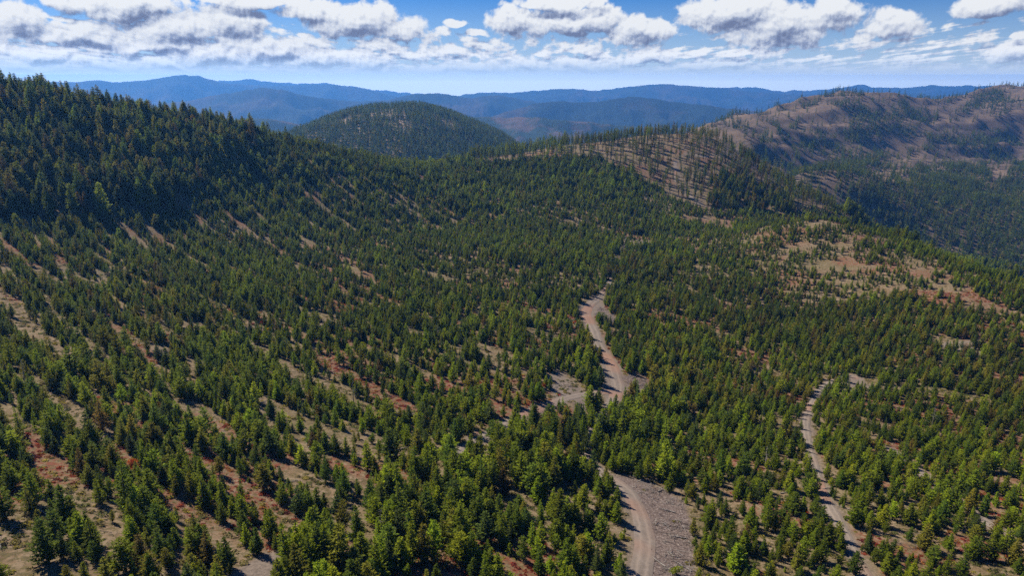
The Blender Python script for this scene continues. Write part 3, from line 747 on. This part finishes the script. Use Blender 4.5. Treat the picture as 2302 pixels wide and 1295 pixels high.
for k, nm, lab in ((0, 'young_conifers', 'dense young firs covering the slope in ragged strips'), (1, 'slim_conifers', 'narrow spire shaped young firs scattered through the plantation'),
                   (2, 'rounded_pines', 'round topped young pines mixed among the firs'), (3, 'mature_forest', 'dark mature forest of tall firs on the left ridge and beyond the crest'), (4, 'open_pine_wood', 'thin tall pines standing apart on the dry knoll')):
    q = rest & (sp == k); n = int(q.sum()); s_ = H[q]/BASEH[k]
    scatter(nm, PROTO[ORDER[k]], np.stack([x[q], y[q], z[q]+CAMZ], 1), np.stack([rng.normal(0, .04, n), rng.normal(0, .04, n), rz[q]], 1),
            np.stack([s_*wid[q], s_*wid[q], s_], 1), var[q] % len(PROTO[ORDER[k]]), tint[q], lab, 'forest')
print('TREES', len(x), [int((sp == k).sum()) for k in range(5)])

# ---- woods on the hills beyond
def far_wood(name, fn, x0, x1, y0, y1, s, densf, hfun, label, cols):
    X, Y = jitter(x0, x1, y0, y1, s, rng); Z = fn(X, Y)
    uu, vv, ff = project(np.stack([X, Y, Z], 1))
    k = (uu > -120) & (uu < 2420) & (vv < 640) & (Z > -290); X, Y, Z, uu, vv = X[k], Y[k], Z[k], uu[k], vv[k]
    d = densf(X, Y, Z, uu, vv); k = rng.uniform(0, 1, len(X)) < d; X, Y, Z, uu, vv = X[k], Y[k], Z[k], uu[k], vv[k]
    h = hfun(X, Y, len(X)); n = len(X); s_ = h/14.
    ti = COL[rng.choice(len(COL), n, p=cols)]*rng.uniform(.65, 1.25, (n, 1))
    scatter(name, PROTO['lowres'], np.stack([X, Y, Z+CAMZ], 1), np.stack([X*0, X*0, rng.uniform(0, 6.28, n)], 1), np.stack([s_, s_, s_], 1), rng.integers(0, 4, n), ti, label, 'forest')
    print(name, n)
def dome_d(X, Y, Z, uu, vv):
    bald = .85*smooth(.42, .56, fbm(X/60, Y/40, 301, 3))*smooth(1000, 860, uu)*smooth(325, 290, vv)*smooth(660, 720, uu)
    bald = np.maximum(bald, smooth(.6, .66, fbm(X/40, Y/60, 302, 3))*.6)
    return (.80-.76*bald)
far_wood('hill_forest', dome_z, dome_c[0]-420, dome_c[0]+420, dome_c[1]-560, dome_c[1]+160, 5.2, dome_d, lambda X, Y, n: 11+6*rng.beta(2, 2, n), 'dark forest cloaking the rounded hill in the middle distance', (.15, 0, .35, .2, .3, 0, 0))
RP = [np.array(p) for p in ([(1900,452),(1990,425),(2080,395),(2150,372),(2225,385),(2232,450),(2150,500),(2302,560),(2302,640),(2000,520)], [(2232,430),(2302,360),(2330,360),(2330,620),(2200,540),(2225,480)],
      [(1780,395),(1860,372),(1930,362),(1990,350),(1985,368),(1900,395),(1850,410),(1800,415)], [(1960,425),(2050,380),(2110,365),(2100,380),(2020,410)],
      [(1930,262),(2050,290),(2090,268),(2110,262),(2050,300),(1940,320),(1880,310)], [(1870,235),(1960,240),(1990,262),(1960,270),(1900,265)], [(2140,255),(2190,225),(2250,202),(2270,210),(2220,235),(2150,262)],
      [(1695,320),(1760,285),(1790,262),(1800,270),(1760,300),(1700,335)], [(2080,320),(2200,310),(2260,300),(2290,310),(2200,330),(2090,335)], [(2020,345),(2100,330),(2110,345),(2040,355)], [(2150,345),(2180,320),(2260,330),(2230,345),(2180,352)])]
def right_survey(pts):
    out = []
    Ys = np.arange(850, 2600, 6.)
    for uu, vv in pts:
        d = pix_dir(uu, vv); X = d[0]/d[1]*Ys; g = right_z(X, Ys)-d[2]/d[1]*Ys; k = np.nonzero(g > 0)[0]; j = k[0] if len(k) else int(np.argmax(g)); out.append((X[j], Ys[j]))
    return out
RW = [right_survey(p) for p in RP]
def right_d(X, Y, Z, uu, vv):
    n = fbm(X/45, Y/45, 401, 4)
    d = .045+.35*smooth(.60, .68, fbm((X*.8+Y*.6)/120, (-X*.6+Y*.8)/38, 402, 4))
    for i, p in enumerate(RW):
        ins = in_poly(X+18*(n-.5)*2, Y+30*(fbm(X/40, Y/40, 77, 3)-.5)*2, p); d = np.where(ins, .85 if i < 4 else .55, d)
    d = np.where((uu < 1900) & (Y < 1120), np.maximum(d, .35), d)
    d = np.where(((uu > 1880) & (Y < 1060)) | (Y < 900), np.maximum(d, .2+.65*smooth(.36, .5, fbm(X/70, Y/70, 88, 3))), d)
    return np.clip(d, 0, .9)
far_wood('hillside_forest', right_z, 380, 1900, 830, 2350, 6.0, right_d, lambda X, Y, n: 8+9*rng.beta(2, 2, n), 'dark conifer groves and scattered trees across the dry hillside', (.15, 0, .4, .15, .3, 0, 0))

# ------------------------------------------------------------------ ground cover, dead wood
def tuft_mesh(nm, n, r, h, m, rng, flat=False):
    V = []; F = []
    for i in range(n):
        a = rng.uniform(0, 2*PI); q = r*math.sqrt(rng.uniform(0, 1)); c = np.array([q*math.cos(a), q*math.sin(a), h*(1-(q/r)**2)*rng.uniform(.2, .8)])
        s = h*rng.uniform(.35, .7)
        d1 = rng.normal(0, 1, 3); d1[2] = abs(d1[2])*.8; d1 /= np.linalg.norm(d1); d2 = np.cross(d1, rng.normal(0, 1, 3)); d2 /= np.linalg.norm(d2)
        j = len(V); V += [c-d2*s*.5, c+d2*s*.5, c+d1*s]; F.append((j, j+1, j+2))
    me = mesh(nm, V, F, [m]); attr(me, 'age', np.repeat(rng.uniform(.2, .9, n), 3)); return me
rng = np.random.default_rng(23)
shrub_forms = [bpy.data.objects.new('shrub_form', tuft_mesh('shrub_form', 46, .8, .75, M_leafP, rng)) for _ in range(3)]
gx, gy = jitter(-260, 420, 40, 330, 1.25, rng); gz = ground_z(gx, gy); gu, gv, gf = project(np.stack([gx, gy, gz], 1))
k = (gu > -60) & (gu < 2380) & (gv < 1400) & (gv > 560)
gx, gy, gz, gu, gv = (q[k] for q in (gx, gy, gz, gu, gv))
d = .24+.75*smooth(.42, .58, fbm(gx/9, gy/9, 501, 3))*(.35+.65*bare(gx, gy))
rd = smooth(.49, .62, fbm(*[c/q for c, q in zip(along(gx, gy), (34, 13))], 77, 3))
d = d+.35*rd*smooth(.45, .55, fbm(gx/5, gy/5, 502, 2))
for n in OPEN+['clear_k']: d = np.where(in_poly(gx, gy, A[n]), .02 if n != 'clear_k' else .25, d)
for line, w in ROADS.values(): d = np.where(seg_dist(gx, gy, line) < w*.5+.5, 0, d)
k = rng.uniform(0, 1, len(gx)) < d; gx, gy, gz, rd = gx[k], gy[k], gz[k], rd[k]; n = len(gx)
CC = np.array([(.20, .17, .07), (.12, .13, .04), (.28, .055, .03), (.30, .13, .03), (.30, .25, .05), (.20, .04, .035), (.23, .19, .10)])
hot = (rng.uniform(0, 1, n) < rd*.85)
ci2 = np.where(hot, rng.choice([2, 3, 5, 2, 4], n), rng.choice([0, 1, 1, 6, 0, 4], n))
sc = rng.uniform(.3, 1.05, n)**1.3*(1-.05*hot)
scatter('undergrowth', shrub_forms, np.stack([gx, gy, gz+CAMZ-.05], 1), np.stack([gx*0, gx*0, rng.uniform(0, 6.28, n)], 1), np.stack([sc*1.1, sc*1.1, sc*.62], 1), rng.integers(0, 3, n), CC[ci2]*rng.uniform(.7, 1.2, (n, 1)), 'low red, gold and olive undergrowth between the young trees', 'undergrowth')
print('undergrowth', n)
# slash: broken branches and sticks left by logging
def stick_mesh(nm, m, rng, n):
    V = []; F = []
    for i in range(n):
        L = rng.uniform(.5, 2.6); r = rng.uniform(.03, .07); a = rng.uniform(0, 2*PI); e = rng.normal(0, .12)
        d = np.array([math.cos(a)*math.cos(e), math.sin(a)*math.cos(e), math.sin(e)]); p = np.array([*rng.normal(0, .9, 2), .08+abs(e)*L*.4]); sd = np.cross(d, (0, 0, 1.)); sd /= np.linalg.norm(sd); up_ = np.cross(sd, d)
        b = len(V)
        for t, rr_ in ((-.5, r), (.5, r*.5)):
            for k_ in range(3): V.append(p+d*L*t+(sd*math.cos(k_*2.1)+up_*math.sin(k_*2.1))*rr_)
        F += [(b, b+1, b+4, b+3), (b+1, b+2, b+5, b+4), (b+2, b, b+3, b+5)]
    return mesh(nm, V, F, [m])
st_forms = [bpy.data.objects.new('slash_form', stick_mesh('slash_form', mm, rng, 5)) for mm in (M_dead, M_char, M_dead, M_char)]
sx, sy = jitter(-250, 420, 40, 420, 1.5, rng); szz = ground_z(sx, sy); su, sv, _ = project(np.stack([sx, sy, szz], 1))
k = (su > -60) & (su < 2380) & (sv < 1400); sx, sy, szz, su, sv = (q[k] for q in (sx, sy, szz, su, sv))
d = .10*smooth(.52, .66, fbm(sx/14, sy/14, 601, 3))*(.25+bare(sx, sy))
for n_, q in (('slash_a', .62), ('slash_b', .75), ('slash_c', .7), ('slash_d', .7), ('clear_l', .8), ('verge_a', .06), ('open_d', .12), ('clear_k', .05)): d = np.where(in_poly(sx, sy, A[n_]), q*(.3+smooth(.4, .6, fbm(sx/7, sy/7, 603, 2))), d)
for line, w in ROADS.values(): d = np.where(seg_dist(sx, sy, line) < w*.5+.9, 0, d)
k = rng.uniform(0, 1, len(sx)) < d; sx, sy, szz = sx[k], sy[k], szz[k]; n = len(sx); sc = rng.uniform(.5, 1.25, n)
scatter('logging_slash', st_forms, np.stack([sx, sy, szz+CAMZ], 1), np.stack([sx*0, sx*0, rng.uniform(0, 6.28, n)], 1), np.stack([sc, sc, sc], 1), rng.integers(0, 4, n), np.ones((n, 3))*.3, 'grey broken branches and sticks strewn beside the road and between trees', 'branches')
print('slash', n)


# ------------------------------------------------------------------ dead snags, fallen logs, single shrubs
def tube(V, F, p0, p1, r0, r1, k=6):
    d = np.array(p1, float)-p0; L = np.linalg.norm(d); d = d/L; a = np.cross(d, (0.3, .2, 1.)); a /= np.linalg.norm(a); b = np.cross(d, a); i = len(V)
    for c, r in ((np.array(p0, float), r0), (np.array(p1, float), r1)):
        for j in range(k): t = 2*PI*j/k; V.append(c+(a*math.cos(t)+b*math.sin(t))*r)
    for j in range(k): F.append((i+j, i+(j+1) % k, i+k+(j+1) % k, i+k+j))
rng = np.random.default_rng(77)
def snag_meshes(h):
    V, F = [], []; z_ = 0; p = np.array([0, 0, -.3])
    for j in range(5):
        q = np.array([rng.normal(0, .05), rng.normal(0, .05), h*(j+1)/5]); tube(V, F, p, q, .15*(1-j/5.6), .15*(1-(j+1)/5.6)); p = q
    BV, BF = [], []
    for j in range(26):
        t = rng.uniform(.25, .97); a = rng.uniform(0, 6.28); L = (1-t)*1.7+.25; z0 = h*t
        e = np.array([math.cos(a)*L, math.sin(a)*L, z0+rng.uniform(-.2, .35)*L]); tube(BV, BF, np.array([0, 0, z0]), e, .035, .012, 3)
    return mesh('snag_trunk', V, F, [M_dead]), mesh('snag_branches', BV, BF, [M_dead])
SN = [(795,905,7,'grey dead snag among firs above the sparse bare clearing, right of it'),(246,745,8,'tall grey dead snag in the dark stand near the left edge'),(560,1020,6,'thin dead snag between the red strips left of centre'),
      (1172,1010,7,'pale dead snag beside the patch of track in the hollow'),(858,1215,6,'short dead snag in the lower hollow right of the gravel pad'),(1665,905,6,'thin grey snag in the stand between road and dirt track'),
      (2095,960,7,'grey snag above the long skid trail on the right'),(395,655,8,'dead snag on the open strip in the upper left'),(985,760,6,'lone grey snag in mid slope firs left of the road'),(1720,1050,6,'leaning dead snag left of the dirt track'),
      (60,880,8,'bare dead snag close to the left edge'),(1245,790,6,'grey snag left of the road bend')]
for (su_, sv_, h, lb) in SN:
    px, py = hit(su_, sv_); r = bpy.data.objects.new('dead_snag', None); C.objects.link(r); r.location = (px, py, float(ground_z(px, py))+CAMZ); r.rotation_euler = (rng.normal(0, .06), rng.normal(0, .06), rng.uniform(0, 6))
    tag(r, lb, 'dead tree', 'grey dead snags'); a, b = snag_meshes(h); obj('trunk', a, r); obj('branches', b, r)
def log_mesh(L, r):
    V, F = [], []; p = np.array([-L/2, 0, r*.8]); n = 4
    for j in range(n):
        q = np.array([-L/2+L*(j+1)/n, rng.normal(0, .06), r*.8+rng.uniform(-.02, .05)]); tube(V, F, p, q, r*(1-.5*j/n), r*(1-.5*(j+1)/n), 7); p = q
    for j in range(3):
        t = rng.uniform(-.3, .45)*L; a = rng.uniform(-1.2, 1.2); tube(V, F, np.array([t, 0, r]), np.array([t+.5, math.sin(a)*.5, r+.45]), .03, .012, 3)
    return mesh('fallen_log', V, F, [M_dead])
LG = [(388,800,'uppermost of the white logs heaped in the small left clearing'),(400,812,'lower of the white logs heaped in the small left clearing'),(378,795,'short pale log at the left end of the small log heap'),(592,905,'white log across the strip right of the bare clearing'),(500,925,'pale log at the right rim of the bare clearing'),
      (690,1000,'long pale log on the red strip left of the centre hollow'),(655,1085,'weathered log beside the rust red strip above the gravel pad'),(90,1150,'pale log between dark firs in the lower left'),(1485,1105,'pale log at the upper end of the slash strip'),(1500,1150,'grey log lying across the middle of the slash strip'),
      (1525,1210,'pale log near the right rim of the slash strip'),(1480,1265,'white log low on the slash strip beside the road'),(1535,1275,'bleached log at the lowest right corner of the slash strip'),(1440,868,'log on the grey debris patch by the upper road'),(1425,850,'short log at the upper rim of the grey debris patch'),
      (1310,915,'log on the debris beside the gravel spur'),(1630,1255,'long pale log among small firs right of the slash strip'),(1885,1140,'log lying beside the dirt track in the lower right'),(1860,1100,'pale log at the left verge of the dirt track'),(2010,1130,'log on the open ground right of the dirt track'),
      (1765,1110,'short log among firs left of the dirt track'),(905,1010,'pale log at the strip end left of the hollow'),(620,860,'white log on the rusty strip in the left middle'),(240,760,'fallen white log inside the dark stand at left'),(1365,715,'log on the debris inside the upper road bend'),(2060,860,'pale log right of the far end of the dirt track')]
for (su_, sv_, lb) in LG:
    px, py = hit(su_, sv_); L = rng.uniform(2.2, 5.2); o = obj('fallen_log', log_mesh(L, rng.uniform(.09, .15))); gx_ = (float(ground_z(px+1, py))-float(ground_z(px-1, py)))/2; gy_ = (float(ground_z(px, py+1))-float(ground_z(px, py-1)))/2
    th = rng.uniform(0, 3.1); d_ = Vector((math.cos(th), math.sin(th), gx_*math.cos(th)+gy_*math.sin(th))).normalized(); up_ = Vector((-gx_, -gy_, 1)).normalized(); sd_ = up_.cross(d_).normalized()
    from mathutils import Matrix
    o.matrix_world = Matrix((( d_.x, sd_.x, up_.x, px), (d_.y, sd_.y, up_.y, py), (d_.z, sd_.z, up_.z, float(ground_z(px, py))+CAMZ+.03), (0, 0, 0, 1)))
    tag(o, lb, 'log', 'pale fallen logs')
def bush_mesh(n, r, h):
    V = []; F = []
    lobes = [np.array([rng.normal(0, r*.38), rng.normal(0, r*.38), h*rng.uniform(.35, .7)]) for _ in range(6)]
    for i in range(n):
        c0 = lobes[i % 6]; d = rng.normal(0, 1, 3); d /= np.linalg.norm(d); c = c0+d*np.array([r*.5, r*.5, h*.42])*rng.uniform(.7, 1.05)
        if c[2] < .05: c[2] = .08
        s_ = rng.uniform(.12, .24); d1 = rng.normal(0, 1, 3); d1[2] = abs(d1[2]); d1 /= np.linalg.norm(d1); d2 = np.cross(d1, rng.normal(0, 1, 3)); d2 /= np.linalg.norm(d2); j = len(V)
        V += [c-d2*s_*.6, c+d2*s_*.6, c+d1*s_]; F.append((j, j+1, j+2))
    me = mesh('bush_leaves', V, F, [M_leafO]); attr(me, 'age', np.repeat(rng.uniform(.2, .95, n), 3))
    SV, SF = [], []
    for j in range(7): tube(SV, SF, np.array([0, 0, -.1]), lobes[j % 6]*np.array([1, 1, 1.05]), .035, .015, 4)
    return me, mesh('bush_stems', SV, SF, [M_bark])
LIME, GOLD, RUST = (.26, .30, .025), (.46, .32, .02), (.40, .09, .025)
BS = [(1890,833,2.6,GOLD,'golden yellow shrub at the top bend of the dirt track'),(1915,838,2.0,LIME,'lime green shrub right of the golden one by the track bend'),(1872,842,1.6,GOLD,'small golden shrub left of the larger one by the track bend'),(1398,1212,1.6,LIME,'round lime green bush alone beside the gravel road'),(1160,922,2.0,LIME,'bright lime shrub in the stand above the hollow'),
      (953,1008,2.2,LIME,'lime shrub among dark firs left of the hollow track'),(890,1232,2.4,LIME,'bright lime shrub low in the central hollow'),(1078,1108,2.2,LIME,'lime leafy shrub deep in the hollow'),(1000,1262,2.6,LIME,'broad lime shrub near the lower edge, left of centre'),(1040,1245,2.4,LIME,'lime shrub second from left in the leafy patch low in the hollow'),
      (1068,1275,2.6,LIME,'largest lime shrub of the leafy patch low in the hollow'),(1092,1250,2.0,LIME,'rightmost lime shrub of the leafy patch low in the hollow'),(1520,1290,1.8,LIME,'lime bush at the bottom of the slash strip'),(1290,728,1.6,RUST,'rust red shrub left of the upper road bend'),(1225,870,1.8,RUST,'rust shrub by the open gravel left of the spur'),
      (1188,878,1.8,RUST,'rust shrub at the end of the red strip near the spur'),(592,730,2.2,RUST,'bright rust shrub high on the left strips'),(605,745,1.8,GOLD,'golden shrub beside the bright rust one on the left strips'),(625,880,2.0,RUST,'rust shrub right of the bare clearing'),(365,975,2.2,RUST,'orange rust shrub below the bare clearing'),
      (338,990,1.8,RUST,'dark rust shrub left of the orange one below the clearing'),(300,1050,2.0,RUST,'rust shrub on the strip in the lower left'),(970,1252,1.6,RUST,'rust shrub left of the lime leafy patch'),(1272,1035,2.0,RUST,'rust shrub in the gap above the lower road'),(2240,935,1.8,GOLD,'golden shrub near the right edge'),(2260,1015,2.0,RUST,'orange rust shrub by the right edge'),
      (1836,912,1.8,GOLD,'yellow shrub on the right verge of the dirt track'),(1386,602,3.2,LIME,'tall lime broadleaf bush beside the screened road'),(1378,622,3.0,LIME,'lime bush just below the tallest one beside the screened road'),(1396,575,2.8,LIME,'topmost lime bush beside the screened road'),(1250,350,2.4,LIME,'small lime bush on the first rise of the crest'),(1340,497,2.6,GOLD,'golden bush alone in the dark mid forest')]
for (su_, sv_, sz, cl_, lb) in BS:
    px, py = hit(su_, sv_); r = bpy.data.objects.new('shrub', None); C.objects.link(r); r.location = (px, py, float(ground_z(px, py))+CAMZ); r.rotation_euler = (0, 0, rng.uniform(0, 6))
    tag(r, lb, 'shrub', 'bright autumn shrubs'); a, b = bush_mesh(420, sz*.55, sz*.8); c = obj('foliage', a, r); c.color = (*cl_, 1); obj('stems', b, r)

# ------------------------------------------------------------------ haze
hb = 14600.0; top = CAMZ+68; bot = CAMZ-507
V = [(x, y, z) for z in (bot, top) for x, y in ((-hb, -hb), (hb, -hb), (hb, hb), (-hb, hb))]
F = [(0, 3, 2, 1), (4, 5, 6, 7), (0, 1, 5, 4), (1, 2, 6, 5), (2, 3, 7, 6), (3, 0, 4, 7)]
mh = bpy.data.materials.new('air'); mh.use_nodes = True; mh.cycles.volume_sampling = 'DISTANCE'; N = NT(mh.node_tree)
vol = N.n('ShaderNodeVolumePrincipled', {'Color': (.13, .41, 1.0, 1), 'Density': 1/9800., 'Anisotropy': .3})
N.n('ShaderNodeOutputMaterial', {'Volume': vol.outputs[0]})
tag(obj('haze', mesh('haze', V, F, [mh])), 'thin blue haze filling the air over the valleys', None, None, 'stuff')
